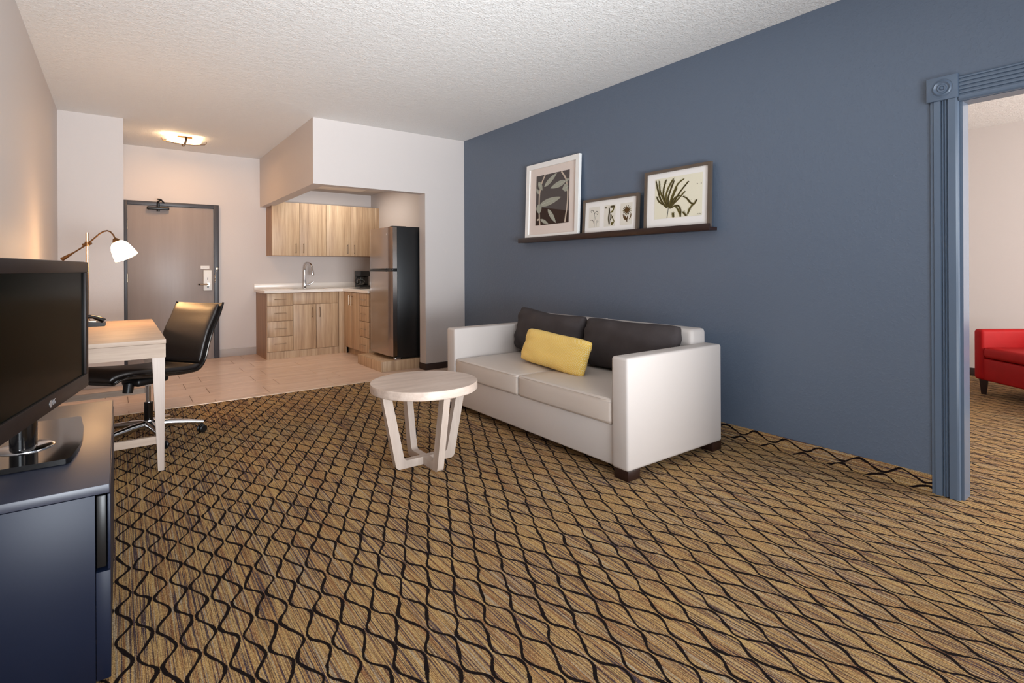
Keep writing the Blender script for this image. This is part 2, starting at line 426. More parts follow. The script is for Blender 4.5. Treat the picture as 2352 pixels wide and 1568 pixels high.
def flute_head(w=.126):
    pts = [(0, 0), (0, .012), (.006, .018), (.012, .018)]; x = .012; g = (w - .03) / 5
    for k in range(5):
        pts += [(x + g * .15, .010), (x + g * .45, .010), (x + g * .6, .019), (x + g, .019)]; x += g
    pts += [(w - .008, .022), (w, .016), (w, 0)]
    return pts
bm = prism(new(), flute_head(), DO, -.43, lambda p, q, a: Vector((XB - q, a, 2.158 - p)))
obj('casing_head', bm, M_trimblue, casing, angle=25)
bm = bx(XB - .03, XB, DO - .001, DO + .131, 2.05, 2.172, b=.003)
ro = obj('rosette_block', bm, M_trimblue, casing)
Mr = Matrix.Translation((XB - .03, DO + .065, 2.111)) @ Matrix.Rotation(-math.pi / 2, 4, 'Y')
obj('rosette', lathe(new(), [(.050, -.004), (.050, .001), (.046, .002), (.044, -.003), (.040, .003), (.034, .006), (.028, .001), (.022, -.001), (.018, .005), (.012, .004), (.009, -.001), (.006, .006), (0, .008)], n=40, M=Mr), M_trimblue, ro)
bm = new()
box(bm, XB, XB + .1, DO - .012, DO, 0, 2.05); box(bm, XB, XB + .1, -.55, DO - .012, 2.03, 2.05); box(bm, XB, XB + .1, -.55, -.538, 0, 2.03)
obj('jamb', bm, M_trimblue, casing, smooth=False)
bm = prism(new(), flute(.118), 0, 2.158, lambda p, q, a: Vector((XB - q, -.548 + p - .118, a)))
obj('casing_leg', bm, M_trimblue, casing, angle=25)

# ------------------------------------------------------------------ entry door
door = bpy.data.objects.new('door_1', None); COL.objects.link(door); door.location = (.57, YB, 0); door['kind'] = 'structure'
WM[door.name] = Matrix.Translation((.57, YB, 0))
bm = new(); box(bm, .047, .084, YB - .045, YB, 0, 2.075, b=.003); box(bm, 1.04, 1.1, YB - .045, YB, 0, 2.075, b=.003); box(bm, .084, 1.04, YB - .045, YB, 2.026, 2.075, b=.003)
obj('door_frame', bm, M_doorframe, door)
obj('door_slab', bx(.087, 1.034, YB - .028, YB, .008, 2.022, b=.002), M_doorslab, door)
for z in (1.77, 1.10, .28):
    bm = new(); cyl(bm, (.086, YB - .034, z - .055), (.086, YB - .034, z + .055), .008); box(bm, .086, .094, YB - .031, YB - .027, z - .05, z + .05)
    obj('hinge', bm, M_nickel, door)
bm = bx(.29, .53, YB - .085, YB - .03, 1.968, 2.008, b=.012, seg=3)
cl = obj('door_closer', bm, M_blackpl, door)
bm = new(); cyl(bm, (.41, YB - .06, 1.95), (.41, YB - .06, 2.06), .017)
tube(bm, [(.41, YB - .06, 2.055), (.405, YB - .10, 2.07), (.44, YB - .17, 2.085), (.40, YB - .20, 2.09)], .009)
tube(bm, [(.40, YB - .20, 2.09), (.44, YB - .12, 2.088), (.48, YB - .03, 2.062)], .009)
obj('closer_arm', bm, M_blackpl, cl)
bm = bx(.912, 1.01, YB - .052, YB - .027, .918, 1.195, b=.008, seg=3)
lk = obj('lock_plate', bm, M_white, door)
bm = new(); cyl(bm, (.965, YB - .05, 1.004), (.965, YB - .085, 1.004), .021); tube(bm, [(.965, YB - .083, 1.004), (.93, YB - .088, 1.004), (.872, YB - .08, 1.003)], [.012, .011, .010])
obj('lever', bm, M_nickel, lk)
obj('lever_tip', tube(new(), [(.872, YB - .08, 1.003), (.85, YB - .078, 1.002)], [.0105, .009]), M_blackpl, lk)
bm = new(); box(bm, .958, .966, YB - .054, YB - .05, 1.065, 1.095, b=.001); cyl(bm, (.964, YB - .054, .968), (.964, YB - .05, .968), .011)
obj('keyhole', bm, M_blackpl, lk)
bm = bx(.882, .985, YB - .031, YB - .028, 1.212, 1.252, b=.001)
dsn = obj('notice_plate', bm, M_white, door)
bm = new()
for x in range(9): box(bm, .901 + x * .0075, .906 + x * .0075, YB - .0318, YB - .0305, 1.23, 1.236)
obj('notice_text', bm, M_basegrey, dsn)
bm = new(); lathe(bm, [(.0, .012), (.018, .008), (.02, 0)], M=Matrix.Translation((1.073, YB - .045, 1.212)) @ Matrix.Rotation(math.pi / 2, 4, 'X'), n=16)
for k in range(9):
    c = Vector((1.062 - .003 * k if k < 4 else 1.048, YB - .052, 1.19 - k * .019)); a = k % 2
    tube(bm, [c + Vector((.006 * math.cos(q), .006 * math.sin(q) * a, .012 * math.sin(q) if not a else .012 * math.cos(q))) for q in [2 * math.pi * j / 10 for j in range(10)]], .002, n=6, closed=True)
obj('security_chain', bm, M_nickel, door)

# ------------------------------------------------------------------ kitchen
def bar_handle(bm, a, b, out, r=.005):
    a, b, out = Vector(a), Vector(b), Vector(out); d = (b - a).normalized() * .012
    tube(bm, [a - d + out, b + d + out], r, n=8)
    cyl(bm, a, a + out, r * .9, n=8); cyl(bm, b, b + out, r * .9, n=8)
    return bm
def hollow(x0, x1, y0, y1, z0, z1, bm=None, t_=.018):
    bm = bm or new()
    box(bm, x0, x0 + t_, y0, y1, z0, z1); box(bm, x1 - t_, x1, y0, y1, z0, z1); box(bm, x0 + t_, x1 - t_, y0, y0 + t_, z0, z1)
    box(bm, x0 + t_, x1 - t_, y1 - t_, y1, z0, z1); box(bm, x0 + t_, x1 - t_, y0 + t_, y1 - t_, z0 + .02, z0 + .04)
    return bm
YF = 7.576; CT = .884
cab = thing('base_cabinet', 'oak laminate base cabinet with four drawers and two doors under the sink', 'cabinet', (2.05, 7.9, 0))
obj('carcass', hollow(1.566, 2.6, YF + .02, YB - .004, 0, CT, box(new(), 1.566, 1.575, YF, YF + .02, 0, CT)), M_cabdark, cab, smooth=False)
obj('toe_board', bx(1.575, 2.525, YF + .004, YF + .02, 0, .096), M_cab, cab, smooth=False)
for z0, z1 in ((.712, .874), (.508, .706), (.302, .502), (.101, .296)):
    d = obj('drawer', bx(1.577, 1.898, YF - .002, YF + .018, z0, z1, b=.0015), M_cab, cab)
    zc = (z0 + z1) / 2 + .005
    obj('handle', bar_handle(new(), (1.675, YF - .002, zc), (1.80, YF - .002, zc), (0, -.028, 0)), M_nickel, d)
obj('sink_panel', bx(1.905, 2.515, YF - .002, YF + .018, .722, .874, b=.0015), M_cab, cab)
for x0, x1, hx in ((1.905, 2.206, 2.158), (2.212, 2.515, 2.258)):
    d = obj('door', bx(x0, x1, YF - .002, YF + .018, .101, .716, b=.0015), M_cab, cab)
    obj('handle', bar_handle(new(), (hx, YF - .002, .545), (hx, YF - .002, .662), (0, -.028, 0)), M_pewter, d)
obj('filler_strip', bx(2.528, 2.6, YF + .002, YF + .02, 0, CT), M_cab, cab, smooth=False)

cab2 = thing('base_cabinet', 'oak laminate base cabinet along the side wall, between corner and refrigerator', 'cabinet', (2.9, 7.1, 0))
obj('carcass', hollow(2.62, XK - .004, 6.62, YF + .018, .09, CT), M_cab, cab2, smooth=False)
obj('toe_board', bx(2.66, 2.675, 6.62, YF, 0, .09), M_cab, cab2, smooth=False)
for y0, y1, hy in ((7.27, 7.52, 7.305), (6.98, 7.264, 7.215)):
    d = obj('door', bx(2.6, 2.62, y0, y1, .10, .874, b=.0015), M_cab, cab2)
    obj('handle', bar_handle(new(), (2.6, hy, .705), (2.6, hy, .82), (-.028, 0, 0)), M_nickel, d)
for z0, z1 in ((.712, .874), (.508, .706), (.302, .502), (.10, .296)):
    d = obj('drawer', bx(2.6, 2.62, 6.63, 6.974, z0, z1, b=.0015), M_cab, cab2)
    obj('handle', bar_handle(new(), (2.6, 6.74, (z0 + z1) / 2), (2.6, 6.865, (z0 + z1) / 2), (-.028, 0, 0)), M_nickel, d)

obj('filler_strip', bx(2.602, 2.62, 7.522, YF + .003, 0, .874), M_cab, cab2, smooth=False)

ctop = thing('countertop', 'white L-shaped countertop with backsplash over the oak base cabinets', 'countertop', (2.2, 7.9, CT))
bm = new(); SX0, SX1, SY0, SY1 = 1.99, 2.45, 7.74, 8.06; Z0, Z1 = CT, .918
for a in ((1.54, SX0, YF - .024, YB), (SX1, XK, YF - .024, YB), (SX0, SX1, YF - .024, SY0), (SX0, SX1, SY1, YB), (2.575, XK, 6.6, YF - .024)): box(bm, *a, Z0, Z1)
obj('worktop', bm, M_quartz, ctop, smooth=False)
obj('backsplash', box(bx(1.54, XK, YB - .018, YB, Z1, .998, b=.002), XK - .018, XK, 6.6, YB - .018, Z1, .998, b=.002), M_quartz, ctop)
sk = new(); box(sk, SX0 - .01, SX1 + .01, SY0 - .01, SY1 + .01, .74, .885, b=.03, seg=3)
bmesh.ops.delete(sk, geom=[f for f in sk.faces if f.calc_center_median().z > .8849 and abs(f.normal.z) > .9], context='FACES')
sko = obj('sink', sk, M_steel); tag(sko, 'stainless sink basin sunk into the white countertop before the faucet', 'sink')

fa = thing('faucet', 'chrome pull-down gooseneck faucet standing behind the sink', 'faucet', (2.207, 8.12, Z1))
bm = lathe(new(), [(0, 0), (.028, 0), (.028, .008), (.021, .016), (.024, .05), (.022, .085), (.015, .13), (.0135, .27), (0, .27)], (2.207, 8.12, Z1), n=24)
obj('body', bm, M_chrome, fa)
pts = [(2.207 + .0, 8.12, Z1 + .27)] + [(2.207 + .035 * (1 - math.cos(q)) * .9, 8.12 - .085 * (1 - math.cos(q)), Z1 + .27 + .10 * math.sin(q)) for q in [math.pi * k / 12 for k in range(1, 11)]]
obj('spout', tube(new(), pts, .0115, n=14), M_chrome, fa)
p = Vector(pts[-1]); q = p + Vector((.004, -.012, -.13))
obj('spray_head', tube(new(), [p, p.lerp(q, .25), p.lerp(q, .5), p.lerp(q, .85), q], [.013, .014, .021, .024, .020], n=14), M_chrome, fa)
obj('lever', tube(new(), [(2.222, 8.11, Z1 + .055), (2.262, 8.095, Z1 + .055), (2.285, 8.085, Z1 + .068), (2.318, 8.075, Z1 + .098)], [.014, .013, .008, .006], n=12), M_chrome, fa)

cm = thing('coffee_maker', 'small black coffee maker with glass carafe in the counter corner', 'coffee maker', (3.04, 7.98, Z1))
bm = bx(2.95, 3.14, 7.87, 8.10, Z1, Z1 + .03, b=.008)
obj('base', bm, M_blackpl, cm)
obj('body', box(bx(2.95, 3.14, 8.0, 8.10, Z1 + .03, Z1 + .17, b=.008), 2.95, 3.14, 7.87, 8.10, Z1 + .17, Z1 + .255, b=.012, seg=3), M_blackpl, cm)
ca = obj('carafe', lathe(new(), [(0, .0), (.05, .0), (.058, .02), (.058, .06), (.045, .095), (.036, .115), (.038, .12)], (2.985, 7.93, Z1 + .034), n=28), M_glass, cm)
obj('coffee', lathe(new(), [(0, .003), (.046, .003), (.053, .02), (.053, .045), (0, .045)], (2.985, 7.93, Z1 + .034), n=28), M_blackgl, ca)
obj('carafe_band', lathe(new(), [(.040, .1), (.043, .1), (.041, .128), (0, .132)], (2.985, 7.93, Z1 + .034), n=28), M_blackpl, ca)
obj('carafe_handle', tube(new(), [(2.955, 7.92, Z1 + .145), (2.91, 7.90, Z1 + .15), (2.885, 7.89, Z1 + .12), (2.885, 7.89, Z1 + .08), (2.905, 7.90, Z1 + .058), (2.93, 7.91, Z1 + .06)], .008, n=10), M_blackpl, ca)

ck = thing('cooktop', 'flat black glass cooktop set into the side counter', 'cooktop', (2.95, 7.42, Z1))
obj('glass_top', bx(2.71, 3.18, 7.22, 7.66, Z1 - .002, Z1 + .007, b=.003), M_blackgl, ck)
for x, y in ((2.83, 7.35), (2.83, 7.54), (3.06, 7.35), (3.06, 7.54)): obj('burner_ring', lathe(new(), [(.07, .0068), (.071, .0076), (.074, .0076), (.075, .0068)], (x, y, Z1), n=32), M_basegrey, ck)

YU = 7.9
up = thing('wall_cabinet', 'oak laminate wall cabinet with four doors above the sink', 'cabinet', (2.48, 8.06, 1.392))
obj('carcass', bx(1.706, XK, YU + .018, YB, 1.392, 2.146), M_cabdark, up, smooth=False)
ed = [1.708, 2.079, 2.457, 2.822, 3.2]
for k in range(4):
    d = obj('door', bx(ed[k] + .002, ed[k + 1] - .002, YU, YU + .018, 1.394, 2.144, b=.0015), M_cab, up)
    hx = ed[k + 1] - .052 if k % 2 == 0 else ed[k] + .052
    obj('handle', bar_handle(new(), (hx, YU, 1.44), (hx, YU, 1.555), (0, -.026, 0)), M_pewter, d)
obj('filler_strip', bx(3.2, XK, YU + .002, YU + .018, 1.394, 2.144, b=.001), M_cab, up)

plat = thing('refrigerator_plinth', 'oak laminate plinth raising the refrigerator off the tile', 'plinth', (2.85, 6.2, 0))
obj('front_panel', bx(2.44, 2.46, 5.842, 6.598, 0, .118, b=.001), M_cab, plat)
obj('body', bx(2.46, XK, 5.842, 6.598, 0, .118, b=.001), M_cab, plat)
FX, FY0, FY1 = 2.562, 5.85, 6.555
fr = thing('refrigerator', 'two-door stainless refrigerator with black sides on the oak plinth', 'refrigerator', (2.9, 6.2, .118))
obj('cabinet_body', bx(FX + .085, 3.24, FY0, FY1, .145, 1.700, b=.006), M_blackpl, fr)
bm = new(); box(bm, FX + .12, 3.2, FY0 + .03, FY1 - .03, .13, .15)
obj('kick_grille', bm, M_blackpl, fr)
def fdoor(z0, z1):
    n = 14; poly = [(FX + .08, FY0)]
    for k in range(n + 1):
        s = k / n; y = FY0 + s * (FY1 - FY0)
        edge = min(s, 1 - s)
        x = FX + .012 * (2 * s - 1) ** 2 + (.016 * (1 - edge / .03) ** 2 if edge < .03 else 0)
        poly.append((x, y))
    poly.append((FX + .08, FY1))
    return prism(new(), poly, z0, z1, lambda p, q, a: Vector((p, q, a)))
fz = obj('freezer_door', fdoor(1.205, 1.694), M_steel, fr)
fd = obj('door', fdoor(.165, 1.165), M_steel, fr)
obj('gasket', bx(FX + .08, FX + .086, FY0 + .004, FY1 - .004, .165, 1.694), M_blackpl, fr)
bm = new(); box(bm, FX + .03, FX + .08, FY0 + .004, FY1 - .004, 1.165, 1.205)
obj('door_gap', bm, M_blackpl, fr)
obj('grip', bx(FX + .006, FX + .05, FY0 + .18, FY1 - .03, 1.190, 1.208, b=.004), M_blackgl, fz)
obj('grip', bx(FX + .006, FX + .05, FY0 + .18, FY1 - .03, 1.158, 1.172, b=.004), M_blackgl, fd)
for z in (1.694, 1.18): obj('hinge_cap', bx(FX + .02, FX + .20 if z > 1.5 else FX + .08, FY0 - .001, FY0 + .07, z, z + (.009 if z > 1.5 else .02), b=.003), M_blackpl, fr)
obj('hinge_foot', bx(FX + .05, FX + .12, FY0 - .004, FY0 + .05, .119, .15, b=.004), M_chrome, fr)
for y in (FY0 + .06, FY1 - .06):
    for x in (FX + .14, 3.18): obj('foot', cyl(new(), (x, y, .118), (x, y, .14), .018), M_blackpl, fr)
obj('badge', lathe(new(), [(.013, -.004), (.013, .003), (.009, .004), (0, .0035)], M=Matrix.Translation((FX + .005, FY0 + .125, 1.61)) @ Matrix.Rotation(-math.pi / 2, 4, 'Y'), n=20), M_chrome, fz)

# ------------------------------------------------------------------ ceiling light in the entry
cl = thing('ceiling_light', 'lit square glass ceiling light held by crossed bronze bars in the entry', 'ceiling light', (.635, 7.41, ZC))
obj('canopy', bx(.56, .71, 7.33, 7.49, 2.752, ZC, b=.004), M_bronze, cl)
bm = new(); n = 10; g = []
for i in range(n + 1):
    row = []
    for j in range(n + 1):
        a, b_ = -1 + 2 * i / n, -1 + 2 * j / n
        row.append(bm.verts.new((.635 + .175 * a, 7.41 + .175 * b_, 2.712 + .03 * (a * a * .6 + b_ * b_ * .6))))
    g.append(row)
for i in range(n):
    for j in range(n): bm.faces.new((g[i][j], g[i + 1][j], g[i + 1][j + 1], g[i][j + 1]))
bmesh.ops.solidify(bm, geom=bm.faces[:], thickness=.006)
obj('glass_shade', bm, M_bowlglass, cl)
for ax in (0, 1):
    bm = new(); pp = [(-.235, .036), (-.215, .008), (-.1, -.010), (0, -.014), (.1, -.010), (.215, .008), (.235, .036)]
    th = .006 if ax else 0
    poly = [(s, 2.704 + z - th) for s, z in pp] + [(s * (.985 if abs(s) > .2 else 1), 2.710 + z - th) for s, z in pp[::-1]]
    prism(bm, poly, -.011, .011, (lambda p, q, a: Vector((.635 + p, 7.41 + a, q))) if ax == 0 else (lambda p, q, a: Vector((.635 + a, 7.41 + p, q))))
    obj('crossbar', bm, M_bronze, cl)
d = bpy.data.lights.new('ceiling_bulb', 'AREA'); d.shape = 'SQUARE'; d.size = .32; d.energy = 6.5; d.color = (1, .54, .24)
lo = bpy.data.objects.new('ceiling_bulb', d); COL.objects.link(lo); lo.location = (.635, 7.41, 2.685); lo.parent = cl; lo.matrix_parent_inverse = WM[cl.name].inverted()
d = bpy.data.lights.new('ceiling_bulb_up', 'POINT'); d.energy = 3.2; d.color = (1, .68, .38); d.shadow_soft_size = .02
lo = bpy.data.objects.new('ceiling_bulb_up', d); COL.objects.link(lo); lo.location = (.48, 7.3, 2.748); lo.parent = cl; lo.matrix_parent_inverse = WM[cl.name].inverted()

# ------------------------------------------------------------------ picture ledge and pictures on the blue wall
led = thing('picture_ledge', 'long dark espresso picture ledge on the blue wall', 'shelf', (XB, 3.29, 1.457))
bm = new(); box(bm, XB - .085, XB, 2.183, 4.42, 1.459, 1.482, b=.0015); obj('shelf_board', bm, M_darkwood, led)
obj('front_lip', bx(XB - .095, XB - .083, 2.183, 4.42, 1.457, 1.507, b=.0015), M_darkwood, led)
ZL = 1.482
def picture(name, label, y0, y1, z1, border, mfr, matw, depth=.03, lean=.03, x=XB - .052, inner=None, mat_m=None):
    """a framed picture standing on the ledge, y0 > y1 (left to right), top at z1, leaning back against the wall"""
    h = z1 - ZL; cy = (y0 + y1) / 2; w_ = y0 - y1
    th = math.atan2(lean, h)
    M = Matrix.Translation((x, cy, ZL)) @ Matrix.Rotation(th, 4, 'Y') @ Matrix(((0, 0, -1, 0), (-1, 0, 0, 0), (0, 1, 0, 0), (0, 0, 0, 1)))
    # local axes: x to the right as seen from the room, y up, z towards the room
    o = thing(name, label, 'picture', None, M=M)
    bm = new(); a = w_ / 2
    O_ = [(-a, 0), (a, 0), (a, h), (-a, h)]; I_ = [(-a + border, border), (a - border, border), (a - border, h - border), (-a + border, h - border)]
    z0_, z1_ = -.006, depth - .006
    V = [[bm.verts.new((*p, z)) for p in P_] for P_, z in ((O_, z0_), (O_, z1_), (I_, z1_ - .002), (I_, z0_))]
    for k in range(4):
        k2 = (k + 1) % 4
        for m_ in range(4): bm.faces.new((V[m_][k], V[m_][k2], V[(m_ + 1) % 4][k2], V[(m_ + 1) % 4][k]))
    bmesh.ops.bevel(bm, geom=[e for e in bm.edges if (e.verts[0] in V[1] and e.verts[1] in V[1])], offset=.0025, segments=2, affect='EDGES')
    obj('frame', bm, mfr, o, local=True)
    obj('mat_board', bx(-a + border * .8, a - border * .8, border * .8, h - border * .8, 0, .006), mat_m or M_paper, o, local=True, smooth=False)
    obj('backing', bx(-a + border * .5, a - border * .5, border * .5, h - border * .5, -.005, 0), M_taupe, o, local=True, smooth=False)
    return o, w_, h
def ribbon(bm, pts, wd, f, z, mi=0, taper=True, smooth_n=4):
    """flat printed brush stroke through pts in picture (u, v)"""
    P = [Vector(f(*p)) for p in pts]; Q = []
    for i in range(len(P) - 1):
        p0, p1, p2, p3 = P[max(i - 1, 0)], P[i], P[i + 1], P[min(i + 2, len(P) - 1)]
        for k in range(smooth_n):
            s = k / smooth_n
            Q.append(.5 * ((2 * p1) + (p2 - p0) * s + (2 * p0 - 5 * p1 + 4 * p2 - p3) * s * s + (3 * p1 - p0 - 3 * p2 + p3) * s ** 3))
    Q.append(P[-1]); N = len(Q); L_, R_ = [], []
    for i, p in enumerate(Q):
        d = (Q[min(i + 1, N - 1)] - Q[max(i - 1, 0)]); d = d.normalized() if d.length > 1e-9 else Vector((1, 0)); nn = Vector((-d.y, d.x))
        ww = wd * (.6 + .4 * math.sin(math.pi * i / (N - 1))) if taper else wd
        L_.append(bm.verts.new((p.x + nn.x * ww / 2, p.y + nn.y * ww / 2, z))); R_.append(bm.verts.new((p.x - nn.x * ww / 2, p.y - nn.y * ww / 2, z)))
    for i in range(N - 1):
        fc = bm.faces.new((L_[i], L_[i + 1], R_[i + 1], R_[i])); fc.material_index = mi
def leaf(bm, a, b, wd, f, z, mi=0, mi2=1):
    a, b = Vector(f(*a)), Vector(f(*b)); d = b - a; nn = Vector((-d.y, d.x)).normalized(); N = 10; up_, dn = [], []
    for i in range(N + 1):
        s = i / N; ww = wd * math.sin(math.pi * s ** .8) ** .8 if 0 < s < 1 else 0
        c = a + d * s
        up_.append(bm.verts.new((c.x + nn.x * ww / 2, c.y + nn.y * ww / 2, z))); dn.append(bm.verts.new((c.x - nn.x * ww / 2, c.y - nn.y * ww / 2, z)))
    for i in range(N): bm.faces.new((up_[i], up_[i + 1], dn[i + 1], dn[i])).material_index = mi
    L = [bm.verts.new((*(a + d * .04 + nn * .0015), z + .0002)), bm.verts.new((*(a + d * .93), z + .0002)), bm.verts.new((*(a + d * .04 - nn * .0015), z + .0002))]
    bm.faces.new(L).material_index = mi2
def quad(bm, f, u0, v0, u1, v1, z, mi=0):
    vs = [bm.verts.new((*f(u, v), z)) for u, v in ((u0, v0), (u1, v0), (u1, v1), (u0, v1))]; bm.faces.new(vs).material_index = mi

Pm = lambda n, c: mat(n, c, .6, spec=.3, bump=(200, .02, .0005))
P_dark, P_deep, P_sage, P_vein, P_stem = Pm('print_dark_grey', (82, 75, 73)), Pm('print_deep_brown', (52, 34, 26)), Pm('print_sage', (158, 158, 144)), Pm('print_pale_vein', (206, 202, 188)), Pm('print_stem', (196, 180, 162))
o, pw, ph = picture('framed_print', 'white framed print of pale leaves on dark ground, on the picture ledge', 4.33, 3.545, 2.25, .05, M_white, .09, mat_m=M_blushmat)
U0, U1, V0, V1 = -.245, .25, ph - .125, ph - .125 - .50
f = lambda u, v: (U0 + u * (U1 - U0), V0 + v * (V1 - V0))
bm = new(); quad(bm, f, 0, 0, 1, 1, .0072, 0)
vs = [bm.verts.new((*f(*q), .0074)) for q in ((0, .615), (.998, .78), (1, 1), (0, 1))]; bm.faces.new(vs).material_index = 1
stems = [[(.275, .003), (.18, .146), (.142, .238), (.111, .393), (.107, .575), (.113, .709), (.128, .881), (.144, .998)], [(.762, .003), (.888, .152), (.931, .284), (.957, .424), (.954, .63), (.923, .823), (.893, .993)], [(.11, .88), (.045, .893)]]
for s in stems: ribbon(bm, s, .018, f, .0076, 4, False)
for a, b, wd in (((.252, .24), (.64, .012), .052), ((.896, .205), (.444, .292), .06), ((.116, .6), (.772, .498), .07), ((.381, .697), (.64, .99), .05), ((.156, .883), (.412, .99), .035), ((.07, .12), (.20, .306), .055), ((.093, .366), (.01, .246), .035), ((.09, .57), (.12, .77), .085), ((.97, .32), (.80, .35), .075), ((.887, .21), (.99, .178), .03)):
    leaf(bm, a, b, wd, f, .0078, 2, 3)
obj('print', bm, [P_dark, P_deep, P_sage, P_vein, P_stem], o, local=True, smooth=False)

P_ol, P_ol2, P_bk, P_ink = Pm('print_olive', (98, 88, 40)), Pm('print_dark_olive', (64, 54, 24)), Pm('print_paper_cream', (228, 222, 200)), Pm('print_ink', (70, 66, 60))
o, pw, ph = picture('framed_print', 'taupe framed print of an olive brown spreading plant, on the picture ledge', 2.79, 2.197, 1.953, .022, M_taupe, .06, depth=.028, lean=.02)
U0, U1, V0, V1 = -.2, .225, ph - .065, ph - .065 - .315
f = lambda u, v: (U0 + u * (U1 - U0), V0 + v * (V1 - V0))
bm = new(); quad(bm, f, 0, 0, 1, 1, .0072, 0)
S2 = [[(.024, .041), (.071, .271), (.142, .533), (.263, .726)], [(.098, .051), (.12, .307), (.203, .526), (.281, .728)], [(.253, .043), (.201, .258), (.204, .466), (.287, .729)], [(.407, .05), (.306, .243), (.253, .473), (.3, .73)], [(.419, .095), (.354, .308), (.302, .508), (.306, .731)], [(.628, .095), (.504, .195), (.402, .432), (.312, .731)], [(.726, .167), (.563, .379), (.462, .558), (.336, .749)], [(.656, .391), (.524, .551), (.411, .67), (.336, .771)], [(.044, .431), (.104, .573), (.202, .659), (.275, .742)], [(.478, .295), (.401, .491), (.35, .647), (.318, .762)], [(.349, .765), (.448, .718), (.522, .727), (.57, .835), (.568, .996)], [(.46, .72), (.521, .83), (.568, .953)], [(.611, .51), (.697, .572), (.769, .683), (.843, .721), (.894, .625)], [(.843, .721), (.768, .8), (.717, .954)], [(.619, .885), (.691, .99)], [(.409, .876), (.42, .99)], [(.55, .48), (.475, .501), (.4, .58), (.349, .721)]]
for i, s in enumerate(S2):
    ribbon(bm, s, .0135, f, .0076 + i * .00003, 1 if i % 2 else 2); ribbon(bm, [(u + .012, v + .006) for u, v in s], .004, f, .0084, 2); ribbon(bm, [(max(.005, u - .018), v + .002) for u, v in s], .003, f, .0083, 1)
rnd = random.Random(3)
for s in S2:
    for _ in range(60):
        j = rnd.randrange(len(s) - 1); q = rnd.random(); u = s[j][0] * (1 - q) + s[j + 1][0] * q + rnd.uniform(-.02, .02); v = s[j][1] * (1 - q) + s[j + 1][1] * q
        u2, v2 = u + rnd.uniform(-.03, .03), v - rnd.uniform(.0, .04)
        if 0 < min(u, u2) and max(u, u2) < 1 and 0 < min(v, v2) and max(v, v2) < 1: ribbon(bm, [(u, v), (u2, v2)], .0022, f, .0082, 1, smooth_n=1)
ribbon(bm, [(.309, .761), (.295, .9), (.284, 1.0)], .005, f, .0085, 3, False)
for u, v in ((.898, .255), (.975, .26)): quad(bm, f, u - .008, v - .01, u + .008, v + .01, .0076, 3)
ribbon(bm, [(.90, .97), (.92, .955), (.93, .975), (.95, .95), (.96, .972), (.985, .955)], .0022, f, .0076, 3, False)
obj('print', bm, [P_bk, P_ol, P_ol2, P_ink], o, local=True, smooth=False)

o, pw, ph = picture('framed_print', 'small taupe framed trio of botanical sketches between the two larger pictures', 3.492, 2.852, 1.806, .022, M_taupe, .05, depth=.028, lean=.02)
P_bg1, P_brown = Pm('print_paper_grey', (222, 216, 204)), Pm('print_brown', (86, 60, 26))
bm = new()
def panel(c): return lambda u, v: (c + (u - .5) * .13, ph * .5 + .0 + (.5 - v) * .185)
A3 = [[(.537, .978), (.507, .621), (.5, .331), (.43, .214), (.262, .134), (.177, .186), (.223, .269)], [(.512, .347), (.623, .24), (.768, .231), (.851, .315), (.765, .384), (.718, .325)], [(.492, .798), (.397, .664), (.276, .618), (.155, .637)], [(.708, .97), (.748, .73), (.617, .578), (.619, .465), (.764, .456)], [(.76, .73), (.859, .638)], [(.796, .78), (.907, .689)]]
f = panel(-.185); quad(bm, f, 0, 0, 1, 1, .0072, 0)
for i, s in enumerate(A3): ribbon(bm, s, .005 if i < 3 else .0025, f, .0076, 3)
f = panel(.0); quad(bm, f, 0, 0, 1, 1, .0072, 0)
for s, wd, m_ in (([(.41, .056), (.43, .366), (.393, .642), (.472, .938)], .012, 2), ([(.527, .094), (.924, .086)], .02, 2), ([(.548, .356), (.75, .3), (.88, .1)], .016, 1), ([(.026, .111), (.232, .123)], .012, 2), ([(.652, .836), (.797, .918)], .03, 1), ([(.466, .152), (.541, .602), (.517, .908)], .009, 3), ([(.6, .42), (.75, .62), (.9, .8), (.7, .93)], .010, 1), ([(.55, .7), (.7, .6), (.8, .5)], .008, 2)): ribbon(bm, s, wd, f, .0076, m_)
f = panel(.185); quad(bm, f, 0, 0, 1, 1, .0072, 0)
leaf(bm, (.34, .34), (.80, .34), .052, f, .0080, 4, 4)
for k in range(13):
    a = 2 * math.pi * k / 13; ribbon(bm, [(.566 + .2 * math.cos(a), .34 + .13 * math.sin(a)), (.566 + .36 * math.cos(a + .2), .34 + .22 * math.sin(a + .2))], .008, f, .0077, 2 if k % 3 else 1)
for s in ([(.238, .509), (.33, .68), (.481, .774)], [(.891, .5), (.88, .62), (.78, .76)], [(.45, .6), (.55, .75), (.59, .868)], [(.64, .58), (.6, .7), (.57, .8)], [(.36, .56), (.42, .68), (.5, .72)]): ribbon(bm, s, .011, f, .0078, 4)
obj('print', bm, [P_bg1, P_ol, P_ol2, P_ink, P_brown], o, local=True, smooth=False)

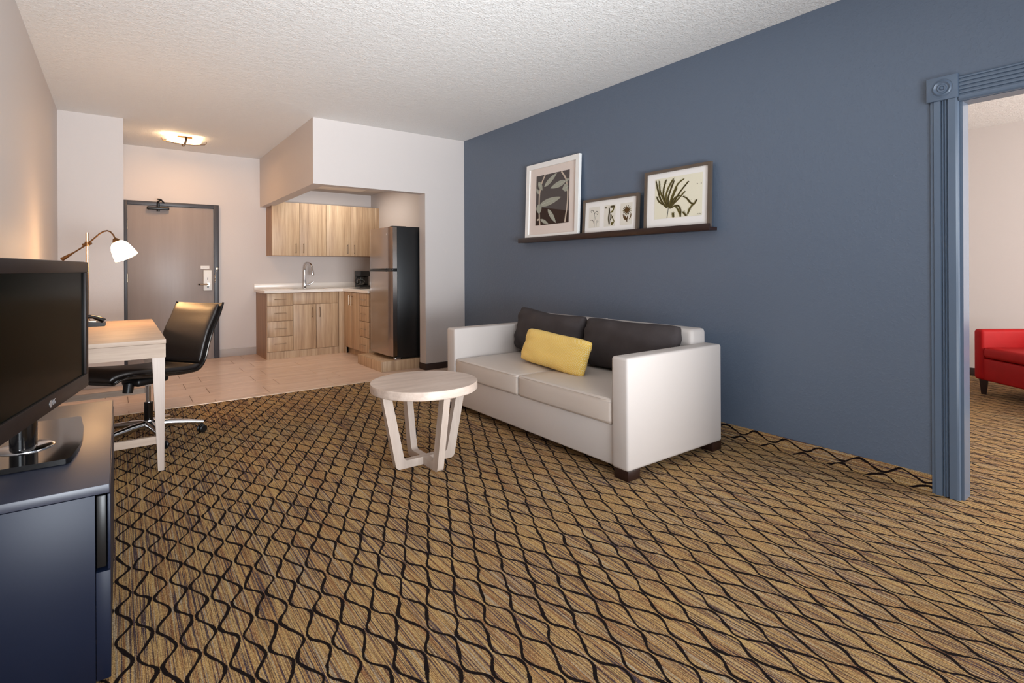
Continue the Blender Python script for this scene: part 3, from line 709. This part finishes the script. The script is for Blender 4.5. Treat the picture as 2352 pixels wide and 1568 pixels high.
# ------------------------------------------------------------------ sofa
so = thing('sofa', 'cream two-seat sofa with square arms against the blue wall', 'sofa', (2.72, 2.99, 0))
obj('arm', bx(2.262, 3.18, 1.985, 2.108, .055, .690, b=.018, seg=4), M_vinyl, so)
obj('arm', bx(2.262, 3.18, 3.866, 4.0, .055, .690, b=.018, seg=4), M_vinyl, so)
obj('back', bx(3.02, 3.185, 2.10, 3.872, .055, .786, b=.03, seg=4), M_vinyl, so)
obj('base', bx(2.276, 3.1, 2.10, 3.872, .058, .292, b=.012, seg=3), M_vinyl, so)
def seat_cushion(y0, y1):
    bm = new(); box(bm, 2.264, 3.03, y0, y1, .288, .438)
    bmesh.ops.subdivide_edges(bm, edges=bm.edges[:], cuts=7, use_grid_fill=True)
    for v in bm.verts:
        a = (v.co.x - 2.647) / .383; b_ = (v.co.y - (y0 + y1) / 2) / ((y1 - y0) / 2)
        dome = (1 - a ** 4) * (1 - b_ ** 4)
        if v.co.z > .43: v.co.z += .012 * dome
        if v.co.x < 2.27: v.co.x -= .010 * (1 - b_ ** 4) * (1 - ((v.co.z - .363) / .075) ** 4)
    es = [e for e in bm.edges if len(e.link_faces) == 2 and e.calc_face_angle(0) > .9]
    bmesh.ops.bevel(bm, geom=es, offset=.022, segments=4, affect='EDGES', profile=.5)
    return bm
for y0, y1 in ((2.112, 2.997), (3.003, 3.862)):
    c = obj('seat_cushion', seat_cushion(y0, y1), M_vinyl2, so, angle=60)
    obj('welt', tube(new(), [(2.272, y0 + .02, .428), (2.262, y0 + .1, .432), (2.258, (y0 + y1) / 2, .433), (2.262, y1 - .1, .432), (2.272, y1 - .02, .428)], .0028, n=6), M_vinyl2, c)
for x0, y0 in ((2.27, 1.99), (3.08, 1.99), (2.27, 3.89), (3.08, 3.89)):
    obj('foot', bx(x0, x0 + .1, y0, y0 + .105, 0, .058, b=.003), M_darkwood, so)
obj('back_seam', tube(new(), [(3.03, 2.988, .7855), (3.17, 2.988, .7855)], .003, n=6), M_vinyl, so)

def pillow(w_, h, t_, n=26, pinch=.06, seed=1, wr=.004, pw=2.6, sag=0):
    """soft cushion in local x (width), z (height), y (thickness); base at z = 0"""
    rn = random.Random(seed); bm = new(); F, B = [], []
    ph_ = [rn.uniform(0, 6.28) for _ in range(6)]
    for i in range(n + 1):
        rf, rb = [], []
        for j in range(n + 1):
            a, b_ = -1 + 2 * i / n, -1 + 2 * j / n
            a2 = math.sin(a * math.pi / 2) * .55 + a * .45; b2 = math.sin(b_ * math.pi / 2) * .55 + b_ * .45
            th = max(0, (1 - abs(a2) ** pw)) ** .42 * max(0, (1 - abs(b2) ** pw)) ** .42
            x = a2 * w_ / 2 * (1 - pinch * (1 - abs(b2)) ** 1 * abs(a2) ** 3); z = b2 * h / 2 * (1 - pinch * (1 - abs(a2)) * abs(b2) ** 3)
            kc_ = .09 * abs(a2 * b2) ** 5; x *= 1 - kc_ * h / w_ * 1.3; z *= 1 - kc_
            wv_ = wr * (math.sin(9 * a2 + 3 * b2 + ph_[0]) * (abs(b2) ** 2) + math.sin(7 * b2 - 4 * a2 + ph_[1]) * abs(a2) ** 2 + .7 * math.sin(15 * a2 * b2 + ph_[2]))
            z -= sag * (1 - a2 * a2) * max(0, b2) ** 2
            y = th * t_ / 2 + wv_ * (th > .05)
            rf.append(bm.verts.new((x, -y, z + h / 2))); rb.append(rf[-1] if i in (0, n) or j in (0, n) else bm.verts.new((x, y * .8, z + h / 2)))
        F.append(rf); B.append(rb)
    for i in range(n):
        for j in range(n):
            bm.faces.new((F[i][j], F[i + 1][j], F[i + 1][j + 1], F[i][j + 1]))
            q = (B[i][j], B[i][j + 1], B[i + 1][j + 1], B[i + 1][j])
            if len(set(q)) >= 3:
                qs = []
                [qs.append(x) for x in q if x not in qs]
                try: bm.faces.new(qs)
                except ValueError: pass
    return bm
def place_pillow(name, label, bm, m, base, lean, yawz=0, tilt=0, piping=None):
    # local -y faces the room (world -x)
    M = Matrix.Translation(base) @ Matrix.Rotation(-math.pi / 2 + yawz, 4, 'Z') @ Matrix.Rotation(-lean, 4, 'X') @ Matrix.Rotation(tilt, 4, 'Y')
    o = obj(name, bm, m, angle=80); o.matrix_world = M; tag(o, label, 'cushion'); return o
place_pillow('back_cushion', 'charcoal back cushion behind the yellow one, by the far sofa arm', pillow(.86, .40, .21, seed=4, wr=.006, pinch=.04, sag=.03), M_char, (2.885, 3.45, .452), math.radians(13), tilt=math.radians(2.5))
place_pillow('back_cushion', 'charcoal back cushion next to the near sofa arm, mostly uncovered', pillow(.88, .375, .21, seed=9, wr=.006, pinch=.04, sag=.01), M_char, (2.885, 2.565, .452), math.radians(13))
place_pillow('lumbar_cushion', 'yellow woven lumbar cushion on the cream sofa seat', pillow(.755, .27, .15, seed=2, wr=.003, pinch=.05, pw=3.2), M_yellow, (2.57, 3.01, .447), math.radians(19), yawz=math.radians(-2), tilt=math.radians(2.6))

# ------------------------------------------------------------------ side table
TX, TY = 1.512, 2.955
tb = thing('side_table', 'round pale oak side table on crossed legs in front of the cream sofa', 'table', (TX, TY, 0))
R = .326
bm = lathe(new(), [(0, .455), (R - .004, .455), (R, .459), (R, .500), (R - .003, .505), (0, .505)], (TX, TY, 0), n=72)
obj('table_top', bm, M_table, tb)
def uframe():
    o_, i_ = [], []
    pts = [(-.285, .455)] + arc(-.172, .028, .028, 190, 270, 5) + arc(.172, .028, .028, 270, 350, 5) + [(.285, .455), (.228, .455)]
    pts += arc(.122, .072, .026, -10, -90, 5) + arc(-.122, .072, .026, -90, -170, 5) + [(-.228, .455)]
    return pts
obj('leg_frame', prism(new(), uframe(), -.021, .021, lambda p, q, a: Vector((TX + p, TY + a, q))), M_tableleg, tb)
obj('leg_frame', prism(new(), uframe(), -.021, .021, lambda p, q, a: Vector((TX + a, TY + p, q - .0006 if q < .3 else q))), M_tableleg, tb)

# ------------------------------------------------------------------ desk and the things on it
DZ = .780
dk = thing('desk', 'pale oak writing desk with tapered legs along the beige wall', 'desk', (-.12, 4.6, 0))
obj('desk_top', bx(-.474, .226, 3.784, 5.452, .755, DZ, b=.002), M_desk, dk)
bm = new(); box(bm, -.47, .224, 3.786, 3.808, .673, .754); box(bm, -.47, .224, 5.428, 5.45, .673, .754); box(bm, .200, .224, 3.808, 5.428, .673, .754); box(bm, -.47, -.45, 3.808, 5.428, .673, .754)
obj('apron', bm, M_desk, dk, smooth=False)
def dleg(x0, x1, y0, y1, tx0, tx1, ty0, ty1):
    bm = new(); A = [bm.verts.new(p) for p in ((tx0, ty0, .673), (tx1, ty0, .673), (tx1, ty1, .673), (tx0, ty1, .673))]; B = [bm.verts.new(p) for p in ((x0, y0, 0), (x1, y0, 0), (x1, y1, 0), (x0, y1, 0))]
    for k in range(4): bm.faces.new((A[k], A[(k + 1) % 4], B[(k + 1) % 4], B[k]))
    bm.faces.new(A); bm.faces.new(B[::-1]); return bm
M_deskleg = wood('washed_oak_leg', [(176, 157, 144), (192, 174, 162), (204, 188, 176)], (22, 22, 1.2), .42)
for s in (0, 1):
    Y = (lambda a: 3.788 + a) if s == 0 else (lambda a: 5.448 - a)
    obj('leg', dleg(.183, .214, Y(0), Y(.032), .156, .220, Y(0), Y(.064)), M_deskleg, dk, smooth=False)
    obj('leg', dleg(-.462, -.43, Y(0), Y(.032), -.468, -.404, Y(0), Y(.064)), M_deskleg, dk, smooth=False)
    obj('stretcher', bx(-.42, .176, min(Y(.004), Y(.03)), max(Y(.004), Y(.03)), .162, .206), M_desk, dk, smooth=False)

lp = thing('desk_lamp', 'lit brass arm lamp with bell glass shade standing on the oak desk', 'lamp', (-.197, 5.30, DZ))
LX, LY, LK = -.197, 5.30, 1.128
d1 = Vector((.914, -.406, 0))
def L(s, z): return Vector((LX, LY, 1.19 + (z - 1.19) * LK)) + d1 * s * LK
obj('base', lathe(new(), [(0, 0), (.07, 0), (.07, .012), (.062, .018), (.02, .022), (.012, .04), (0, .04)], (LX, LY, DZ), n=36), M_bronze, lp)
obj('pole', cyl(new(), (LX, LY, DZ + .02), (LX, LY, 1.489), .0095, n=14), M_nickel, lp)
bm = new(); cyl(bm, L(-.024, 1.368), L(.024, 1.384), .013); lathe(bm, [(0, 1.384), (.016, 1.386), (.016, 1.418), (0, 1.420)], (LX, LY, 0), n=16)
obj('clamp', bm, M_bronze, lp)
bm = tube(new(), [L(-.095, 1.306), L(0, 1.375), L(.075, 1.448), L(.10, 1.464), L(.122, 1.470), L(.142, 1.462), L(.158, 1.442), L(.172, 1.412)], .0055, n=10)
arm = obj('arm', bm, M_bronze, lp)
obj('counterweight', tube(new(), [L(-.085, 1.314), L(-.10, 1.304), L(-.15, 1.270)], [.006, .009, .015], n=14), M_bronze, arm)
ax = (Vector(L(.245, 1.28)) - Vector(L(.172, 1.412))).normalized()
Ms = Matrix.Translation(L(.168, 1.414)) @ ax.to_track_quat('Z', 'Y').to_matrix().to_4x4() @ Matrix.Scale(LK, 4)
obj('socket', lathe(new(), [(0, -.004), (.012, -.002), (.022, .014), (.028, .036), (.024, .038), (0, .036)], n=24, M=Ms), M_bronze, lp)
bm = lathe(new(), [(.024, .026), (.037, .033), (.050, .049), (.059, .072), (.065, .10), (.070, .128), (.073, .146), (.069, .146), (.061, .10), (.046, .049), (.022, .03)], n=36, M=Ms)
obj('glass_shade', bm, M_lampglass, lp)
d = bpy.data.lights.new('desk_bulb', 'POINT'); d.energy = 3.6; d.color = (1, .46, .16); d.shadow_soft_size = .07
lo = bpy.data.objects.new('desk_bulb', d); COL.objects.link(lo); lo.location = Ms @ Vector((0, 0, .19)); lo.parent = lp; lo.matrix_parent_inverse = WM[lp.name].inverted()
d = bpy.data.lights.new('desk_bulb_up', 'POINT'); d.energy = 5; d.color = (1, .56, .26); d.shadow_soft_size = .05
lo = bpy.data.objects.new('desk_bulb_up', d); COL.objects.link(lo); lo.location = Ms @ Vector((-.12, 0.0, .08)); lo.parent = lp; lo.matrix_parent_inverse = WM[lp.name].inverted()

tp = thing('telephone', 'black desk telephone on the oak desk, before the lamp pole', 'telephone', (-.19, 5.06, DZ))
px0, py0 = -.285, 4.97
poly = [(0, 0), (.20, 0), (.205, .008), (.20, .022), (.03, .05), (0, .05)]
obj('body', prism(new(), poly, 0, .19, lambda p, q, a: Vector((px0 + p, py0 + a, DZ + q))), M_blackpl, tp)
bm = new(); tube(bm, [(px0 + .03, py0 + .05, DZ + .062), (px0 + .06, py0 + .05, DZ + .078), (px0 + .13, py0 + .05, DZ + .070), (px0 + .18, py0 + .05, DZ + .048), (px0 + .195, py0 + .05, DZ + .034)], [.022, .016, .014, .018, .020], n=12)
obj('handset', bm, M_blackgl, tp)
kp = new()
for i in range(3):
    for j in range(4): box(kp, px0 + .07 + .022 * j, px0 + .084 + .022 * j, py0 + .105 + .022 * i, py0 + .12 + .022 * i, DZ + .036 - .0036 * j, DZ + .047 - .0036 * j, b=.002, seg=1)
obj('keypad', kp, M_basegrey, tp)
obj('cradle_plate', bx(px0 + .05, px0 + .15, py0 + .03, py0 + .07, DZ + .026, DZ + .042, b=.003), M_nickel, tp)

# ------------------------------------------------------------------ desk chair
CA = math.radians(217)
ch = thing('desk_chair', 'black leather swivel chair with chrome five-star base at the oak desk', 'chair', (.165, 4.54, 0), CA)
def smooth_pts(P, k=4):
    P = [Vector(p) for p in P]; Q = []
    for i in range(len(P) - 1):
        p0, p1, p2, p3 = P[max(i - 1, 0)], P[i], P[i + 1], P[min(i + 2, len(P) - 1)]
        for j in range(k):
            s = j / k; Q.append(.5 * ((2 * p1) + (p2 - p0) * s + (2 * p0 - 5 * p1 + 4 * p2 - p3) * s * s + (3 * p1 - p0 - 3 * p2 + p3) * s ** 3))
    Q.append(P[-1]); return Q
PROF = smooth_pts([(-.452, .930), (-.408, .830), (-.350, .725), (-.312, .62), (-.284, .53), (-.235, .462), (-.16, .440), (.02, .452), (.18, .470), (.29, .484), (.355, .478), (.385, .458)], 4)
def shell(i0, i1, off, thick, hw, edge, wfun=None, n=9):
    """loft of rounded slabs along the chair profile; off lifts it off the profile, thick is its depth"""
    bm = new(); rings = []
    for i in range(i0, i1 + 1):
        p = PROF[i]; d = (PROF[min(i + 1, len(PROF) - 1)] - PROF[max(i - 1, 0)]).normalized()
        nn = Vector((-d.y, d.x))
        if nn.y < 0 and d.x > .5: nn = -nn
        s = (i - i0) / (i1 - i0); e = min(s, 1 - s) * (i1 - i0)
        hw_ = hw * (wfun(s) if wfun else 1)
        tk = thick * (1 if e > 1.5 else (.35 + .43 * e))
        ring = []
        for a in range(24):
            q = 2 * math.pi * a / 24; cx, sx = math.cos(q), math.sin(q)
            y = hw_ * math.copysign(abs(cx) ** .35, cx); t_ = tk / 2 * math.copysign(abs(sx) ** .6, sx)
            dish = edge * (abs(y) / hw) ** 2.2
            b_ = p + nn * (off + t_ + dish)
            ring.append(bm.verts.new((b_.x, y + .012, b_.y)))
        rings.append(ring)
    for A, B in zip(rings, rings[1:]):
        for k in range(24): bm.faces.new((A[k], A[(k + 1) % 24], B[(k + 1) % 24], B[k]))
    bm.faces.new(rings[0][::-1]); bm.faces.new(rings[-1])
    return bm
NP = len(PROF) - 1
sh = obj('seat_shell', shell(0, NP, .012, .030, .230, .016, lambda s: 1 - .16 * max(0, s - .86) / .14), M_leather, ch, local=True, angle=70)
wf = lambda s: 1 - .16 * max(0, s - .7) / .3
wf0 = lambda s: 1 - .16 * max(0, s - .86) / .14
obj('backrest_pad', shell(1, 18, .040, .045, .210, .012), M_leather, ch, local=True, angle=70)
obj('seat_pad', shell(19, NP - 1, .042, .055, .212, .006, wf), M_leather, ch, local=True, angle=70)
for sgn in (-1, 1):
    pts = []
    for i in range(NP + 1):
        p = PROF[i]; d = (PROF[min(i + 1, NP)] - PROF[max(i - 1, 0)]).normalized(); nn = Vector((-d.y, d.x)); b_ = p + nn * .034; pts.append((b_.x, sgn * .227 * wf0(i / NP) + .012, b_.y))
    obj('piping', tube(new(), pts, .007, n=8), M_blackgl, ch, local=True)
bm = bx(-.10, .14, -.08, .08, .40, .455, b=.02, seg=3); obj('tilt_mechanism', bm, M_blackpl, ch, local=True)
obj('tension_knob', cyl(new(), (.14, .0, .425), (.15, .0, .36), .033, .03, n=18), M_blackpl, ch, local=True)
bm = cyl(new(), (0, 0, .24), (0, 0, .38), .015); obj('gas_lift', bm, M_chrome, ch, local=True)
obj('column_sleeve', cyl(new(), (0, 0, .115), (0, 0, .265), .027, n=20), M_blackgl, ch, local=True)
obj('hub', lathe(new(), [(0, .075), (.045, .075), (.045, .10), (.034, .14), (0, .14)], n=24), M_chrome, ch, local=True)
def caster_bm():
    bm = new()
    for s in (-.017, .017): lathe(bm, [(0, -.009), (.022, -.009), (.028, -.004), (.028, .004), (.022, .009), (0, .009)], n=18, M=Matrix.Translation((0, s, .028)) @ Matrix.Rotation(math.pi / 2, 4, 'X'))
    box(bm, -.022, .018, -.009, .009, .028, .058, b=.006); return bm
sp0 = wh0 = None
for k in range(5):
    a = math.radians(-6 + 72 * k) - CA
    Mk = Matrix.Rotation(a, 4, 'Z')
    if sp0 is None:
        bm = tube(new(), [(.02, 0, .108), (.12, 0, .104), (.24, 0, .090), (.335, 0, .075)], [.030, .026, .020, .015], n=12)
        sp0 = obj('spoke', bm, M_chrome, ch, local=True); sp0.matrix_local = Mk
        bm = caster_bm(); bm.transform(Matrix.Translation((.325, 0, 0)) @ Matrix.Rotation(.6, 4, 'Z')); cyl(bm, (.322, 0, .05), (.322, 0, .078), .006)
        wh0 = obj('caster', bm, M_blackpl, ch, local=True); wh0.matrix_local = Mk
    else:
        for s in (sp0, wh0):
            c = cp(s, ch); c.matrix_local = Mk

# ------------------------------------------------------------------ television stand and television
SX, SYN, SYF, SZ = -.022, 1.93, 3.17, .575
ts = thing('tv_stand', 'slate laminate drawer chest along the beige wall, carrying the television', 'tv stand', (-.25, 2.55, 0))
obj('top', bx(XL + .005, SX - .002, SYN, SYF, SZ - .026, SZ, b=.002), M_standtop, ts)
obj('side_panel', bx(XL + .01, SX - .035, SYN + .003, SYN + .022, .012, SZ - .028, b=.001), M_stand, ts)
obj('side_panel', bx(XL + .01, SX - .035, SYF - .022, SYF - .003, .03, SZ - .028, b=.001), M_stand, ts)
obj('carcass', bx(XL + .01, SX - .05, SYN + .022, SYF - .022, .06, SZ - .028), M_stand, ts, smooth=False)
obj('plinth', bx(XL + .03, SX - .06, SYN + .03, SYF - .03, 0, .06), M_blackpl, ts, smooth=False)
for y0, y1 in ((SYN + .002, (SYN + SYF) / 2 - .002), ((SYN + SYF) / 2 + .002, SYF - .002)):
    obj('drawer', bx(SX - .034, SX, y0, y1, .014, .325, b=.0015), M_stand, ts)
    d = obj('drawer', bx(SX - .007, SX, y0, y1, .329, SZ - .030, b=.001), M_stand, ts)
    obj('recess_shade_block', bx(SX - .033, SX - .009, y0 + .004, y1 - .004, .335, SZ - .032, b=.004), M_blackpl, d)  # black block fills the open pull gap, standing in for its shade
TA = math.radians(-10.8)     # the set is swivelled towards the room
tv = thing('television', 'black flat television on a swivel foot on the slate drawer chest', 'television', (-.250, 2.42, SZ), TA)
# local: x towards the room, y along the set (far end +y), z up from the chest top
TW, T0, T1 = .455, .136, .652
bm = new()
poly = [(T0, .045), (T0 + .02, .062), (T1, .062), (T1, -.0), (T1 - .08, -.035), (T0 + .052, -.035), (T0, .0)]
obj('housing', box(prism(new(), [(z, x - .02) for z, x in poly], -TW, TW, lambda p, q, a: Vector((q, a, p))), .038, .052, -TW, TW, T0 - .004, T1 + .002, b=.003), M_blackpl, tv, local=True)
bm = new(); BZ = .043
for q in ((-TW, TW, T1 - BZ, T1), (-TW, TW, T0 - .002, T0 + .052), (-TW, -TW + .03, T0 + .052, T1 - BZ), (TW - .03, TW, T0 + .052, T1 - BZ)): box(bm, .043, .062, q[0], q[1], q[2], q[3], b=.002)
M_bezel = mat('tv_bezel_gloss', (34, 26, 24), .42, spec=.3, bump=(10, .004, .001))
bz = obj('bezel', bm, M_bezel, tv, local=True)
M_screen = mat('tv_screen', (8, 11, 8), .15, spec=.02, bump=(10, .002, .001))
obj('screen', bx(.044, .0535, -TW + .028, TW - .028, T0 + .050, T1 - BZ + .002), M_screen, tv, local=True, smooth=False)
M_logo = mat('silver_logo', (190, 190, 192), .35, .6, bump=(30, .005, .0005))
Ml = Matrix.Translation((.0625, .035 - .024, T0 + .024)) @ Matrix(((0, 0, 1, 0), (1, 0, 0, 0), (0, 1, 0, 0), (0, 0, 0, 1)))
bm = text_bm('LG', .026, .0006, Ml @ Matrix.Translation((.022, 0, 0)))
lathe(bm, [(.0125, -.001), (.0125, .0008), (.0, .0008)], n=28, M=Ml @ Matrix.Translation((-.012, 0, 0)))
obj('logo', bm, M_logo, bz, local=True, smooth=False)
obj('neck', prism(new(), arc(0, 0, .045, 0, 360, 23)[:-1], .018, .125, lambda p, q, a: Vector((p * .75 - .01, q * 1.3, a))), M_blackgl, tv, local=True)
obj('swivel_ring', lathe(new(), [(.078, .014), (.076, .022), (.066, .026), (0, .026)], (-.005, 0, 0), n=36), M_chrome, tv, local=True)
MT = Matrix.Rotation(-TA, 4, 'Z')
poly = [(-.16, -.27), (.06, -.27), (.072, -.255), (.088, -.12), (.092, 0.0), (.088, .14), (.072, .33), (.06, .345), (-.16, .345)]
bm = prism(new(), poly, .003, .019, lambda p, q, a: MT @ Vector((p + .052, q + .05, a)))
bmesh.ops.bevel(bm, geom=[e for e in bm.edges if e.calc_face_angle(0) > 1.0], offset=.004, segments=2, affect='EDGES')
obj('foot', bm, M_blackgl, tv, local=True)
for p, q in ((-.14, -.2), (.05, -.2), (-.14, .36), (.05, .36)): obj('rubber_pad', cyl(new(), MT @ Vector((p + .05, q, 0)), MT @ Vector((p + .05, q, .004)), .012), M_blackpl, tv, local=True)

# ------------------------------------------------------------------ red settee in the bedroom
RA = math.atan2(-.79, -.61)
rs = thing('settee', 'red upholstered settee with dark tapered legs seen through the doorway', 'sofa', (6.47, 1.42, 0), RA)
# local: x along the front (from its far end towards the camera), y to the right of that = towards the front
sgn = -1
def rbx(x0, x1, y0, y1, z0, z1, b): return bx(x0, x1, min(sgn * y0, sgn * y1), max(sgn * y0, sgn * y1), z0, z1, b=b, seg=4)
obj('arm', rbx(-.03, .07, 0, -.78, .135, .605, .03), M_red, rs, local=True)
obj('arm', rbx(1.55, 1.65, 0, -.78, .135, .605, .03), M_red, rs, local=True)
obj('back', rbx(.0, 1.62, -.60, -.78, .15, .655, .05), M_red, rs, local=True)
obj('base', rbx(.05, 1.57, -.015, -.7, .135, .34, .02), M_red, rs, local=True)
obj('seat_cushion', rbx(.072, 1.548, 0.0, -.62, .345, .445, .03), M_red, rs, local=True)
for x in (.03, 1.59):
    for y in (-.05, -.72):
        obj('leg', tube(new(), [(x, sgn * y, .14), (x - .0, sgn * y, 0)], [.045, .026], n=4), M_darkwood, rs, local=True, smooth=False)
